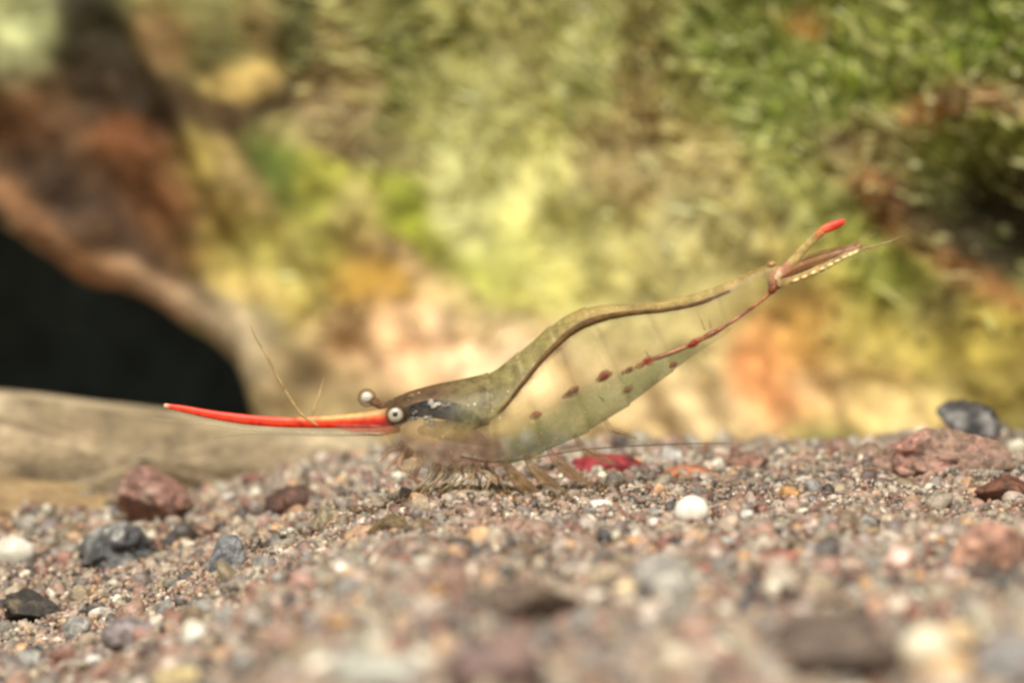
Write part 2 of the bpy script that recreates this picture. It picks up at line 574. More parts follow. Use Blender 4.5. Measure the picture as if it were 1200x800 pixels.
pebble('pebble', 875, 710, 13, 12, (82, 80, 90), (64, 62, 70), 'round slate-blue pebble beside a brown one', rough=0.12, lift=0.5, sub=2)
pebble('pebble', 926, 704, 16, 13, (92, 70, 62), (74, 56, 50), 'dark chocolate pebble beside the slate-blue one', rough=0.2, lift=0.5, sub=2)
pebble('pebble', 1050, 684, 13, 11, (66, 56, 58), (50, 42, 44), 'small blackish pebble below the pale pink one', rough=0.2, lift=0.5, sub=2)
pebble('pebble', 1055, 656, 16, 15, (216, 182, 164), (196, 152, 134), 'pale pink pebble on the gravel', rough=0.15, lift=0.5, sub=2, mat=M_SMOOTH)
pebble('pebble', 1118, 677, 12, 11, (216, 192, 176), (200, 176, 160), 'whitish-pink bead of stone beside the broad salmon stone', rough=0.12, lift=0.5, sub=2, mat=M_SMOOTH)
pebble('stone', 1166, 652, 50, 40, (184, 142, 120), (158, 116, 98), 'broad salmon-pink stone under the flat rust-brown one', 'stone', mott=0.45, rough=0.34, sub=4, lift=0.35, bare=False)
pebble('stone', 778, 694, 38, 40, (172, 166, 154), (152, 146, 136), 'pale grey block-shaped stone', 'stone', mott=0.4, rough=0.26, lift=0.35)
pebble('stone', 580, 776, 58, 42, (134, 108, 98), (106, 88, 84), 'mauve-brown stone below the broad brown stone', 'stone', mott=0.45, rough=0.25, sub=4, lift=0.55)
pebble('pebble', 150, 744, 30, 20, (142, 130, 128), (112, 104, 102), 'mauve-grey pebble next to the white jagged chip', rough=0.2, lift=0.5)
pebble('stone', 440, 792, 58, 22, (184, 182, 168), (160, 156, 146), 'pale greenish-grey flat stone', 'stone', mott=0.4, rough=0.2, lift=0.5)
pebble('stone', 1176, 776, 36, 38, (150, 146, 142), (120, 114, 110), 'grey wedge-shaped stone beside the tan-orange pebble', 'stone', mott=0.4, rough=0.3, lift=0.5, tilt=30)
pebble('pebble', 914, 656, 30, 11, (156, 96, 82), (128, 72, 62), 'long brick-red sliver of stone beside the pale pink pebble', mott=0.45, rough=0.25, lift=0.2)
pebble('pebble', 785, 536, 18, 12, (178, 172, 162), (150, 146, 140), 'light grey pebble behind the crimson one', rough=0.2, lift=0.4)
pebble('pebble', 936, 488, 24, 15, (138, 134, 128), (112, 110, 106), 'rounded grey pebble on the crest under the tail', rough=0.15, lift=0.5)
pebble('pebble', 803, 558, 32, 12, (190, 128, 96), (164, 92, 66), 'rusty orange pebble behind the round white one', mott=0.4, rough=0.28, lift=0.3)
pebble('pebble', 455, 622, 28, 20, (122, 104, 72), (98, 80, 54), 'olive-brown crumbly clod under the head', mott=0.5, rough=0.4, lift=0.2)
pebble('pebble', 878, 548, 26, 17, (138, 98, 84), (160, 128, 112), 'rough pinkish-brown pebble behind the gravel under the tail', mott=0.45, rough=0.35, lift=0.2)
pebble('pebble', 210, 795, 30, 14, (196, 178, 130), (176, 150, 96), 'mustard-tan pebble below the white jagged chip', rough=0.2, lift=0.3)

fam = [
    ('small rounded light grey pebble lying among the gravel grains', (164, 160, 152), (138, 136, 130), 34),
    ('small rough pinkish-brown pebble lying among the gravel grains', (166, 124, 108), (140, 98, 84), 30),
    ('small beige pebble lying among the gravel grains', (188, 170, 142), (166, 146, 116), 30),
    ('small charcoal-grey pebble lying among the gravel grains', (96, 93, 92), (74, 72, 71), 10),
    ('small brick-coloured pebble lying among the gravel grains', (148, 98, 84), (126, 78, 66), 10),
    ('small white quartz pebble lying among the gravel grains', (228, 224, 212), (208, 200, 186), 16),
    ('small amber-tan pebble lying among the gravel grains', (208, 162, 108), (186, 132, 78), 12),
]
for label, c1, c2, count in fam:
    made = 0
    while made < count:
        px, py = rng.uniform(6, 1194), 555 + 235 * rng.random() ** 0.8
        r = rng.uniform(6.5, 11) * (1 + 0.9 * max(0, (py - 640)) / 160)
        if label.startswith('small white') : r *= 0.7
        if py < 640 and 400 < px < 640: continue
        if any((px - a) ** 2 + (py - b) ** 2 < (c + r + 2) ** 2 for a, b, c in PEB): continue
        o = pebble('pebble', px, py, r * rng.uniform(0.9, 1.35), r * rng.uniform(0.75, 1.0), np.array(c1) * rng.uniform(.9, 1.08), c2, label,
                   mat=M_STONE if made % 3 else M_GRAIN, rough=0.26, lift=0.55, sub=2, group=label.replace('small ', '').split(' lying')[0] + 's in the gravel', tilt=rng.uniform(-25, 25))
        if o: made += 1

# one bed of gravel, finer-cut grains where the lens is sharp
def clear_of_stones(X, Y, R):
    keep = np.ones(len(X), bool)
    for p, r in STONES:
        keep &= ((X - p[0]) / (r[0] * 0.92)) ** 2 + ((Y - p[1]) / (r[1] * 0.92)) ** 2 > 1
    return X[keep], Y[keep], R[keep]


X, Y = scatter(15500, -15, 16, 30, 36)
R = np.clip(np.exp(rng.normal(math.log(0.27), 0.38, len(X))), 0.2, 0.8)
X, Y, R = clear_of_stones(X, Y, R)
big = rng.random(len(X)) < 0.62
X, Y, R = X[big], Y[big], R[big]
tag(link('gravel', grains('gravel', X, Y, R, 1, 0.0)), 'loose mixed grey, pink and cream gravel grains round the shrimp', 'gravel', kind='stuff')
X, Y = scatter(34000, -15, 16, 30, 36)
R = np.clip(np.exp(rng.normal(math.log(0.15), 0.3, len(X))), 0.06, 0.22)
X, Y, R = clear_of_stones(X, Y, R)
tag(link('grit', grains('grit', X, Y, R, 0, 1.3 * rng.random(len(X)), False)), 'fine sandy grit lodged between the sharp gravel grains', 'grit', kind='stuff')
XA, YA = scatter(20000, -66, -14, 26, 36)
XB, YB = scatter(15000, 15, 56, 36, 46)
X, Y = np.concatenate([XA, XB]), np.concatenate([YA, YB])
R = np.clip(np.exp(rng.normal(math.log(0.27), 0.50, len(X))), 0.11, 0.9)
X, Y, R = clear_of_stones(X, Y, R)
tag(link('gravel', grains('gravel_outer', X, Y, R, 0, 0.10)), 'blurred mixed gravel bed before and behind the sharp grains', 'gravel', kind='stuff')

# brown crumbs of mulm, also darkening the bed as the shrimp's shadow
X = rng.normal(-1.5, 3.6, 1500); Y = rng.normal(0.6, 2.0, 1500)
R = rng.uniform(0.06, 0.24, 1500)
X, Y, R = clear_of_stones(X, Y, R)
PAL_KEEP, PAL = PAL, np.tile(lin((104, 82, 54)), (len(PAL), 1))
tag(link('mulm', grains('mulm', X, Y, R, 0, 0.2 + 1.6 * rng.random(len(X)))), 'crumbly brown mulm scattered on the gravel under the legs, doubling as painted shadow', 'mulm', kind='stuff')
PAL = PAL_KEEP

# ------------------------------------------------------------------ the mossy boulder behind
YR = 75.0


def rock_xz(px, py, y=YR):
    p = at(px, py, y)
    return p[0], p[2]


# underside: an arch over the dark hollow, then down into the bed
edge_px = [(-700, -200), (-300, 80), (-100, 205), (0, 264), (52, 298), (80, 322), (121, 340), (173, 360), (210, 382), (252, 402), (278, 428), (288, 460), (300, 505), (318, 545), (390, 610), (480, 640), (2000, 640)]
edge = np.array([rock_xz(a, b) for a, b in edge_px])


def rock_bottom(x):
    return np.interp(x, edge[:, 0], edge[:, 1])


# (px, py, rx, ry, turn, colour): growth on the stone, plus shade painted into the right crevice
SPLAT = [
    (80, 190, 110, 80, 0, (80, 56, 34)), (60, 110, 60, 40, 0, (98, 64, 34)), (165, 190, 40, 40, 0, (120, 72, 34)), (110, 250, 90, 50, 30, (74, 54, 42)),
    (210, 285, 50, 25, 20, (104, 62, 30)), (40, 45, 36, 34, 0, (164, 168, 116)), (110, 50, 34, 60, 0, (46, 44, 26)), (180, 110, 40, 30, 40, (52, 44, 26)), (235, 126, 60, 14, 20, (62, 40, 22)), (300, 128, 50, 12, -8, (70, 50, 30)),
    (195, 55, 26, 34, 0, (112, 84, 46)), (250, 40, 26, 30, 0, (104, 98, 52)), (290, 95, 34, 18, -10, (176, 146, 78)), (350, 50, 24, 50, 0, (78, 78, 36)), (310, 30, 24, 30, 0, (118, 100, 56)), (400, 70, 24, 50, 0, (150, 130, 80)), (470, 50, 26, 60, 0, (98, 98, 44)), (430, 30, 24, 40, 0, (120, 116, 60)),
    (15, 232, 44, 20, 40, (188, 130, 82)), (90, 296, 60, 20, 32, (178, 124, 80)), (170, 332, 50, 20, 25, (192, 154, 116)), (240, 365, 30, 18, 30, (170, 150, 120)), (290, 410, 30, 30, 40, (168, 150, 116)), (330, 450, 30, 30, 40, (150, 128, 90)), (370, 440, 40, 16, 20, (112, 88, 56)),
    (230, 175, 24, 44, 10, (152, 132, 58)), (275, 190, 18, 50, -35, (164, 140, 84)), (325, 195, 24, 36, -20, (88, 98, 24)), (370, 215, 30, 36, 0, (158, 156, 48)), (330, 150, 26, 20, 0, (172, 160, 96)), (250, 240, 30, 40, 0, (124, 100, 40)),
    (290, 290, 70, 30, 10, (158, 146, 62)), (345, 325, 34, 34, 0, (184, 172, 92)), (300, 345, 40, 14, 25, (190, 164, 90)),
    (400, 170, 44, 14, 20, (112, 96, 62)), (380, 125, 36, 26, 0, (176, 150, 108)), (455, 190, 46, 16, 20, (140, 126, 76)),
    (430, 255, 22, 28, -30, (206, 190, 110)), (470, 245, 30, 34, -40, (146, 152, 34)), (520, 290, 30, 20, -40, (150, 152, 40)), (390, 300, 26, 26, 0, (128, 122, 36)), (430, 335, 46, 22, 10, (196, 150, 50)), (420, 300, 30, 18, 40, (128, 100, 52)), (490, 320, 60, 14, 35, (196, 160, 110)), (545, 355, 40, 18, 25, (202, 180, 116)),
    (480, 400, 70, 34, 0, (228, 182, 134)), (570, 405, 60, 36, 0, (240, 212, 164)), (420, 400, 40, 30, 20, (206, 166, 116)), (650, 440, 70, 40, 0, (226, 196, 142)), (760, 460, 80, 40, 0, (216, 188, 136)), (400, 460, 50, 40, 0, (160, 138, 96)), (480, 470, 60, 40, 0, (200, 172, 122)),
    (560, 180, 50, 90, -15, (186, 184, 116)), (640, 230, 40, 90, -15, (196, 190, 120)), (560, 260, 36, 44, 0, (206, 204, 138)), (600, 300, 50, 50, -20, (186, 184, 88)), (690, 300, 60, 50, 0, (192, 184, 110)), (650, 340, 60, 30, 0, (182, 172, 84)), (560, 320, 36, 24, 0, (158, 160, 50)),
    (530, 80, 40, 60, 0, (142, 138, 74)), (600, 60, 36, 44, 0, (170, 164, 104)), (690, 40, 30, 30, 0, (188, 184, 124)), (690, 110, 34, 34, 0, (178, 182, 122)), (760, 40, 20, 60, 0, (112, 96, 48)), (620, 130, 36, 36, 0, (176, 168, 104)),
    (740, 130, 40, 40, 20, (156, 128, 84)), (800, 120, 36, 30, 0, (146, 140, 76)), (830, 190, 44, 30, 10, (168, 150, 96)), (730, 210, 50, 34, 0, (160, 140, 92)), (790, 260, 60, 40, 0, (186, 176, 116)), (850, 280, 50, 40, 0, (176, 164, 100)), (770, 330, 60, 40, 0, (188, 176, 108)),
    (880, 60, 50, 50, 0, (118, 128, 52)), (950, 35, 26, 14, 0, (204, 142, 76)), (920, 120, 60, 50, 0, (134, 146, 72)), (1000, 80, 60, 50, 0, (124, 136, 50)), (1060, 40, 50, 34, 0, (146, 152, 72)), (1150, 40, 50, 40, 0, (110, 126, 40)), (930, 190, 50, 40, 0, (148, 148, 76)), (1000, 170, 40, 30, 20, (142, 118, 82)),
    (1090, 140, 26, 20, 0, (206, 150, 90)), (1150, 110, 44, 24, -8, (172, 140, 104)), (1130, 180, 50, 30, 0, (122, 130, 44)), (1060, 180, 30, 30, 0, (136, 122, 70)),
    (1020, 215, 16, 16, 0, (176, 116, 66)), (1050, 255, 24, 22, 45, (120, 74, 34)), (1110, 300, 40, 16, 30, (130, 84, 40)), (1175, 345, 40, 16, 30, (150, 90, 44)), (1170, 260, 50, 50, 0, (44, 42, 30)), (1110, 235, 36, 26, 20, (74, 78, 32)),  # darkest patches paint shade into the hollow under the moss
    (1000, 310, 46, 34, 0, (152, 156, 64)), (1060, 330, 40, 30, 0, (140, 146, 54)), (1110, 360, 36, 30, 20, (104, 92, 46)), (940, 360, 44, 24, -20, (150, 112, 44)), (950, 320, 36, 24, 0, (164, 142, 74)), (880, 330, 40, 40, 0, (184, 168, 96)),
    (890, 430, 34, 46, 0, (222, 140, 74)), (935, 410, 40, 34, 0, (220, 166, 76)), (960, 450, 34, 24, 0, (226, 192, 140)), (1010, 440, 50, 40, 0, (206, 168, 88)), (1040, 400, 46, 40, 20, (182, 164, 76)), (1110, 420, 44, 40, 0, (170, 152, 62)), (1170, 410, 44, 50, 0, (150, 130, 44)), (1060, 470, 60, 30, 0, (214, 186, 124)), (1160, 470, 50, 30, 0, (176, 156, 74)),
    (830, 400, 44, 44, 0, (208, 188, 124)), (820, 470, 50, 40, 0, (220, 192, 142)), (740, 400, 60, 40, 0, (202, 188, 124)),
]
STRONG = [   # patches that win where they overlap others, some painting the right crevice's shade
    (95, 40, 26, 60, -10, (44, 34, 20)), (140, 100, 34, 30, 40, (50, 36, 20)), (190, 125, 36, 18, 30, (56, 38, 20)), (245, 132, 40, 13, 15, (58, 40, 22)), (305, 126, 34, 11, -12, (66, 46, 26)), (345, 110, 18, 12, -40, (84, 66, 38)),
    (30, 150, 50, 30, 10, (84, 52, 26)), (150, 165, 36, 26, 0, (116, 64, 26)), (60, 220, 60, 40, 25, (66, 48, 34)), (190, 240, 34, 34, 0, (104, 62, 28)), (140, 280, 60, 20, 28, (78, 54, 34)),
    (25, 248, 40, 13, 36, (190, 136, 90)), (95, 305, 40, 13, 28, (184, 136, 94)), (165, 335, 40, 13, 22, (190, 152, 116)), (225, 366, 36, 14, 32, (186, 160, 126)), (275, 400, 30, 16, 42, (184, 162, 126)),
    (395, 172, 40, 11, 18, (112, 92, 60)), (1045, 232, 20, 22, 50, (104, 66, 32)), (1100, 255, 44, 26, 25, (76, 62, 34)), (1170, 275, 44, 40, 20, (56, 48, 30)), (1150, 330, 50, 14, 28, (122, 86, 46)),  # dark browns at the right paint the crevice's shade
    (500, 415, 60, 28, 0, (232, 186, 142)), (590, 420, 50, 30, 0, (242, 214, 170)), (895, 440, 34, 36, 0, (224, 146, 82)),
    (470, 262, 22, 26, -40, (150, 158, 36)), (326, 198, 18, 32, -25, (86, 100, 26)),
]
SP = []
for (px, py, rx, ry, ang, c) in STRONG + SPLAT:
    x, z = rock_xz(px, py)
    yy = YR - 20 * float(sstep(0, 40, x))
    x, z = rock_xz(px, py, yy)
    k = (yy - CAM[1]) * K
    SP.append((x, z, rx * k, ry * k, math.radians(-ang), lin(c), 3.5 if len(SP) < len(STRONG) else 1.0))


def rock_colour(X, Z, Y=None):
    """X, Z flat arrays on the rock's face -> linear colour"""
    P = np.stack([X / 5.0, Z / 5.0, np.zeros_like(X)], 1)
    X = X + 1.5 * fbm(P, 3, 90)
    Z = Z + 1.5 * fbm(P + 40, 3, 91)
    num = np.tile(lin((142, 138, 76)) * 0.03, (len(X), 1)); den = np.full(len(X), 0.03)
    for (x, z, rx, rz, a, c, wt) in SP:
        dx, dz = X - x, Z - z
        u = (dx * math.cos(a) + dz * math.sin(a)) / rx
        v = (-dx * math.sin(a) + dz * math.cos(a)) / rz
        w = wt * np.exp(-1.3 * (u * u + v * v))
        num += w[:, None] * c; den += w
    c = num / den[:, None]
    return 0.86 * c + 0.14 * c.mean(1)[:, None] * np.array([1.12, 1.04, 0.7])


HX, HZ = rock_xz(1225, 292, 56)                  # the hollow under the hanging moss


def rock_depth(X, Z):
    P = np.stack([X, np.zeros_like(X), Z], -1).reshape(-1, 3)
    x1, z1 = rock_xz(1150, 60)
    # bulges forward at the top under the moss
    y = YR - 20 * sstep(0, 40, X) - 6 * sstep(2, 36, X) * sstep(5, 56, Z)
    y = y + (5.0 * fbm(P / 16.0, 4, 11) + 1.6 * fbm(P / 4.0, 3, 15)).reshape(X.shape)
    # slanting grain of the stone
    q = (P[:, 0] * 0.9 + P[:, 2] * 0.45)
    y = y + (0.9 * vnoise(np.stack([q / 1.9, P[:, 2] * 0.05, q * 0 + 3], 1), 18)).reshape(X.shape)
    y = y + 7 * np.exp(-(((X - HX) / 9.0) ** 2 + ((Z - HZ + 0.55 * (X - HX)) / 4.8) ** 2) ** 1.1)
    # rounds off towards its lower lip over the hollow
    lip = Z - rock_bottom(X)
    y = y + 2.2 * np.exp(-np.maximum(lip, 0) / 1.2) * (X < rock_xz(420, 0)[0])
    return y


rx_ = np.arange(-100, 105, 0.55)
nt_ = 190
tt = np.linspace(0, 1, nt_)
ZT = 78.0
zb = rock_bottom(rx_) + 0.8 * fbm(np.stack([rx_ / 5, rx_ * 0, rx_ * 0], 1), 3, 71)
RX = np.repeat(rx_[:, None], nt_, 1)
RZ = zb[:, None] + (ZT - zb[:, None]) * tt[None]
RY = rock_depth(RX, RZ)
front = np.stack([RX, RY, RZ], -1)
# underside and top run back into the stone
back = 85.0
und = []
for k in range(14, 0, -1):
    f = k / 14
    und.append(np.stack([rx_, RY[:, 0] + back * f, zb + 5 * f + 2.0 * fbm(np.stack([rx_ / 8, f * 8 + rx_ * 0, rx_ * 0], 1), 3, 73)], -1))
top = np.stack([rx_, RY[:, -1] + back, np.full_like(rx_, ZT + 6)], -1)
G = np.concatenate([np.stack(und, 1), front, top[:, None]], 1)
nc, nr = G.shape[:2]
G = np.concatenate([G, G[:, :1]], 1)          # back face closes the ring
V = G[:, :nr].reshape(-1, 3)
i, j = np.meshgrid(np.arange(nc - 1), np.arange(nr), indexing='ij')
i, j = i.ravel(), j.ravel()
F = np.stack([i * nr + j, (i + 1) * nr + j, (i + 1) * nr + (j + 1) % nr, i * nr + (j + 1) % nr], 1)
C = rock_colour(V[:, 0], V[:, 2])
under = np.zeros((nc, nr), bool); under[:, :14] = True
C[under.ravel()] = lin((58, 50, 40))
C = C * (1.06 + 0.34 * fbm(V / 1.6, 3, 33)[:, None] + 0.22 * fbm(V / 5.0, 2, 35)[:, None])
C = np.clip(C, 0.004, 0.9)
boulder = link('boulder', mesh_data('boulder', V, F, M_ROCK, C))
tag(boulder, 'huge algae-covered boulder, brown to yellow-green, overhanging a dark hollow behind the shrimp', 'boulder')

# stone at the back of the hollow, coloured dark to paint its shade
u = np.linspace(-100, 20, 60); w = np.linspace(-14, 60, 40)
U, W = np.meshgrid(u, w, indexing='ij')
Yb = 128 + 8 * fbm(np.stack([U / 18, W * 0, W / 18], -1).reshape(-1, 3), 4, 5).reshape(U.shape) - 22 * sstep(-40, 15, U)
V = np.stack([U, Yb, W], -1).reshape(-1, 3)
Vb = V.copy(); Vb[:, 1] += 18
i, j = np.meshgrid(np.arange(59), np.arange(39), indexing='ij'); i, j = i.ravel(), j.ravel()
F = np.stack([i * 40 + j, (i + 1) * 40 + j, (i + 1) * 40 + j + 1, i * 40 + j + 1], 1)
n0 = len(V)
bd = np.concatenate([np.arange(40), np.arange(1, 60) * 40 + 39, 59 * 40 + np.arange(38, -1, -1), np.arange(58, 0, -1) * 40])
bn = np.roll(bd, -1)
Fs = np.vstack([F, F[:, ::-1] + n0, np.stack([bd, bn, bn + n0, bd + n0], 1)])
VV = np.vstack([V, Vb])
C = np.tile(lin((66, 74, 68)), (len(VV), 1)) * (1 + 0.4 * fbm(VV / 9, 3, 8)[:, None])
tag(link('boulder', mesh_data('hollow_stone', VV, Fs, M_CAVE, C)), 'stone at the back of the shadowed hollow, its shade painted dark', 'boulder')

# pale slab in the mouth of the hollow
def slab(name, outline_px, y0, thick_y, col1, col2, label, seed):
    """a long low stone: outline in the plane Y = y0, rounded and running thick_y mm back"""
    o = np.array([at(a, b, y0)[[0, 2]] for a, b in outline_px])
    o = spline(np.vstack([o, o[:1]]), 90)[:-1]
    c = o.mean(0)
    rings = []
    for f, dy in ((0.02, -1.6), (0.5, -1.4), (0.8, -0.9), (0.95, 0.2), (1.0, 1.6), (0.97, thick_y * 0.5), (0.9, thick_y * 0.85), (0.75, thick_y), (0.02, thick_y + 1)):
        q = c + (o - c) * f
        rings.append(np.stack([q[:, 0], np.full(len(q), y0 + dy), q[:, 1]], 1))
    V = np.concatenate(rings)
    V = V + np.stack([0 * V[:, 0], 0.8 * fbm(V / 4, 3, seed), 0.5 * fbm(V / np.array([9, 4, 1.6]), 3, seed + 5)], 1)
    n = len(o); m = len(rings)
    i, j = np.meshgrid(np.arange(m - 1), np.arange(n), indexing='ij'); i, j = i.ravel(), j.ravel()
    F = np.stack([i * n + j, i * n + (j + 1) % n, (i + 1) * n + (j + 1) % n, (i + 1) * n + j], 1)
    f = sstep(-0.3, 0.3, fbm(V / np.array([10, 4, 1.3]), 3, seed + 9))[:, None]
    C = lin(col1) * (1 - f) + lin(col2) * f
    return tag(link(name, mesh_data(name, V, F, M_ROCK, C)), label, 'slab')


slab('stone_slab', [(-260, 452), (-80, 456), (60, 470), (170, 486), (280, 504), (360, 506), (430, 512), (480, 536), (490, 575), (420, 600), (180, 612), (0, 612), (-260, 610)], 37, 9,
     (182, 164, 134), (132, 116, 90), 'long pale beige slab lying in the mouth of the dark hollow', 200)
slab('stone_slab', [(-160, 572), (-40, 562), (60, 570), (120, 584), (150, 600), (120, 616), (-20, 622), (-160, 620)], 27, 6,
     (166, 142, 102), (146, 122, 88), 'low ochre-tan slab in front of the pale beige slab', 220)

# ------------------------------------------------------------------ moss and algae on the boulder
def blades(n, x0, x1, z0, z1, dens, length, width, seed, droop, name, label, bright, pale=0.18, gain=1.0, spread=0.55):
    r = np.random.default_rng(seed)
    X = r.uniform(x0, x1, n * 3); Z = r.uniform(z0, z1, n * 3)
    keep = (r.random(n * 3) < dens(X, Z)) & (Z > rock_bottom(X) + 1.5)
    X, Z = X[keep][:n], Z[keep][:n]
    n = len(X)
    Y = rock_depth(X, Z)
    L_ = length * r.lognormal(0, 0.4, n)
    W_ = width * r.uniform(0.6, 1.4, n)
    Pn = np.stack([X / 6, Z / 6, X * 0], 1)
    ang = -0.9 + 1.3 * fbm(Pn, 2, seed) + r.normal(0, spread, n)       # slant in the face of the rock
    out = r.uniform(0.25, 1.0, n)
    d = np.stack([np.sin(ang) * 0.9, -out, np.cos(ang) * (1 - 2 * droop)], 1)
    d /= np.linalg.norm(d, axis=1)[:, None]
    s = np.cross(d, r.normal(size=(n, 3))); s /= np.linalg.norm(s, axis=1)[:, None]
    bend = np.cross(d, s) * r.uniform(-0.35, 0.35, (n, 1))
    P0 = np.stack([X, Y, Z], 1) - d * 0.15 * L_[:, None]
    rows = []
    for f, wd in ((0, 0.35), (0.35, 1.0), (0.7, 0.8), (1.0, 0.1)):
        c = P0 + (d * f + bend * f * f) * L_[:, None]
        rows += [c - s * (W_ * wd)[:, None], c + s * (W_ * wd)[:, None]]
    V = np.stack(rows, 1).reshape(-1, 3)
    base = (np.arange(n) * 8)[:, None, None]
    F = (np.array([[0, 1, 3, 2], [2, 3, 5, 4], [4, 5, 7, 6]])[None] + base).reshape(-1, 4)
    c = rock_colour(X, Z)
    g = r.random(n)
    tint = np.where((g < pale)[:, None], lin((214, 212, 150)) * np.ones((n, 1)), np.where((g < 0.5)[:, None], lin((116, 132, 34)) * np.ones((n, 1)), c))  # palest share: pale tips plus highlights painted into the colour
    c = c * (1 - bright) + tint * bright
    c = c * r.uniform(0.55, 1.75, (n, 1)) * gain
    C = np.repeat(np.clip(c, 0.01, 0.85), 8, 0)
    return tag(link(name, mesh_data(name, V, F, M_MOSS, C)), label, 'moss', kind='stuff')


xa, za = rock_xz(760, 230)
blades(15000, 3, 62, 12, 56, lambda X, Z: sstep(0, 16, X + 0.9 * (Z - 20)) * (1 - 0.97 * np.exp(-((X - HX) / 9) ** 2 - ((Z - HZ + 0.55 * (X - HX)) / 7) ** 2)) * sstep(17, 27, Z),
       0.62, 0.27, 61, 0.25, 'moss', 'leafy green moss with pale tips and painted highlights hanging on the upper boulder above the tail', 0.65, 0.34, 1.4, 1.3)
blades(5500, -26, 40, 4, 50, lambda X, Z: sstep(-24, -8, X) * (0.08 + 0.92 * sstep(12, 28, Z + 0.25 * X)),
       1.7, 0.2, 62, 0.1, 'algae', 'thin pale yellow-green algae strands slanting across the boulder face', 0.5, 0.45, 1.3, 0.22)

# ------------------------------------------------------------------ the shrimp
base = at(540, 596)
shrimp = bpy.data.objects.new('shrimp', None)
sc.collection.objects.link(shrimp)
shrimp.location = Vector(base * S)
shrimp.empty_display_size = 0.004
tag(shrimp, 'translucent olive shrimp with long red snout, curved tail raised above the gravel', 'shrimp')


def part(name, geo, mat, parent=None, smooth=True, label=None):
    V, F, C = geo
    o = link(name, mesh_data(name, V - base, F, mat, C, smooth), parent=parent or shrimp)
    if label: o['label'] = label
    return o


def rgba(c, a=1.0):
    return np.array([*lin(c), a])


def line(pts, n=40):
    """pts rows (px, py, y_mm, radius_px) -> world path, radii"""
    q = spline(pts, n)
    P = np.array([at(a, b, y) for a, b, y in q[:, :3]])
    return P, np.maximum(q[:, 3], 0.25) * PX


def interp_y(poly, px):
    p = np.array(poly, float)
    return np.interp(px, p[:, 0], p[:, 1])


# body stations: top pixel, bottom pixel, half width (mm)
ST = np.array([
    (446, 474, 447, 500, 0.55), (462, 466, 460, 520, 1.1), (484, 457, 482, 540, 1.55), (512, 450, 510, 551, 1.9), (545, 444, 545, 553, 2.1), (574, 437, 584, 547, 2.15),
    (598, 421, 622, 535, 2.05), (622, 402, 655, 521, 1.95), (645, 383, 690, 504, 1.8), (668, 368, 720, 485, 1.65), (700, 358, 750, 464, 1.5), (742, 356, 782, 439, 1.3),
    (786, 351, 816, 414, 1.1), (830, 339, 848, 393, 0.9), (866, 324, 874, 371, 0.7), (892, 313, 896, 352, 0.5), (910, 309, 910, 339, 0.4)], float)
GUT = [(556, 500), (585, 482), (612, 450), (640, 416), (668, 389), (695, 374), (730, 367), (780, 362), (820, 354), (855, 340), (885, 325), (906, 318)]
NERVE = [(600, 506), (628, 488), (670, 461), (709, 441), (760, 423), (800, 408), (830, 393), (865, 372), (890, 352), (907, 338)]
NS, SEG = 230, 40
q = spline(ST, NS)
th = np.linspace(0, 2 * np.pi, SEG, endpoint=False)
ringV, ringP = [], []
seg_u = np.array([0.0, 0.31, 0.40, 0.50, 0.60, 0.70, 0.82, 1.0])
for k in range(NS):
    tx, ty, bx, by, hw = q[k]
    u = k / (NS - 1)
    # each ring of armour flares a little over the next one
    s = np.searchsorted(seg_u, u, side='right') - 1
    s = min(max(s, 0), len(seg_u) - 2)
    f = (u - seg_u[s]) / (seg_u[s + 1] - seg_u[s])
    fl = 1 + (0.035 * (f ** 3) if u > 0.15 else 0)
    cxp, cyp = (tx + bx) / 2, (ty + by) / 2
    ax, ay = (bx - tx) / 2 * fl, (by - ty) / 2 * fl
    ca = np.cos(th); sa = np.sin(th)
    cs = np.sign(ca) * np.abs(ca) ** 0.9
    ppx = cxp - ax * cs; ppy = cyp - ay * cs
    wy = hw * fl * np.sign(sa) * np.abs(sa) ** 0.8 * (1 - 0.25 * np.maximum(ca, 0))
    for a, b, y in zip(ppx, ppy, wy):
        P0 = at(a, b, 0.0)
        ringV.append((P0[0], y, P0[2])); ringP.append((a, b, u))
V = np.array(ringV); PPX = np.array(ringP)
i, j = np.meshgrid(np.arange(NS - 1), np.arange(SEG), indexing='ij'); i, j = i.ravel(), j.ravel()
Q = np.stack([i * SEG + j, i * SEG + (j + 1) % SEG, (i + 1) * SEG + (j + 1) % SEG, (i + 1) * SEG + j], 1)
V = np.vstack([V, V[:SEG].mean(0), V[-SEG:].mean(0)])
kk = np.arange(SEG)
T = np.vstack([np.stack([np.full(SEG, NS * SEG), (kk + 1) % SEG, kk], 1), np.stack([np.full(SEG, NS * SEG + 1), (NS - 1) * SEG + kk, (NS - 1) * SEG + (kk + 1) % SEG], 1)])
px, py, uu = PPX.T
vtop = interp_y(ST[:, :2], px); vg = interp_y(GUT, px); vn = interp_y(NERVE, px)
col = np.tile(lin((186, 168, 120)), (len(px), 1)); al = np.full(len(px), 0.04)


def layer(c, a, m):
    global col, al
    m = np.clip(m, 0, 1) * a
    na = al + m * (1 - al)
    col[:] = (col * (al * (1 - m))[:, None] + lin(c) * m[:, None]) / na[:, None]
    al = na


soft = lambda d, w: sstep(-w, w, d)
# olive muscle above the gut, thinning to a gold strip that also paints the back's highlight
layer((122, 114, 64), 0.60, soft(px - 548, 14) * soft(vg - py, 3) * soft(690 - px, 40))
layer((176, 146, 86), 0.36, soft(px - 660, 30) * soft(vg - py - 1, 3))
layer((150, 120, 66), 0.05, soft(px - 660, 60) * soft(vn - py, 6) * soft(py - vg, 4))
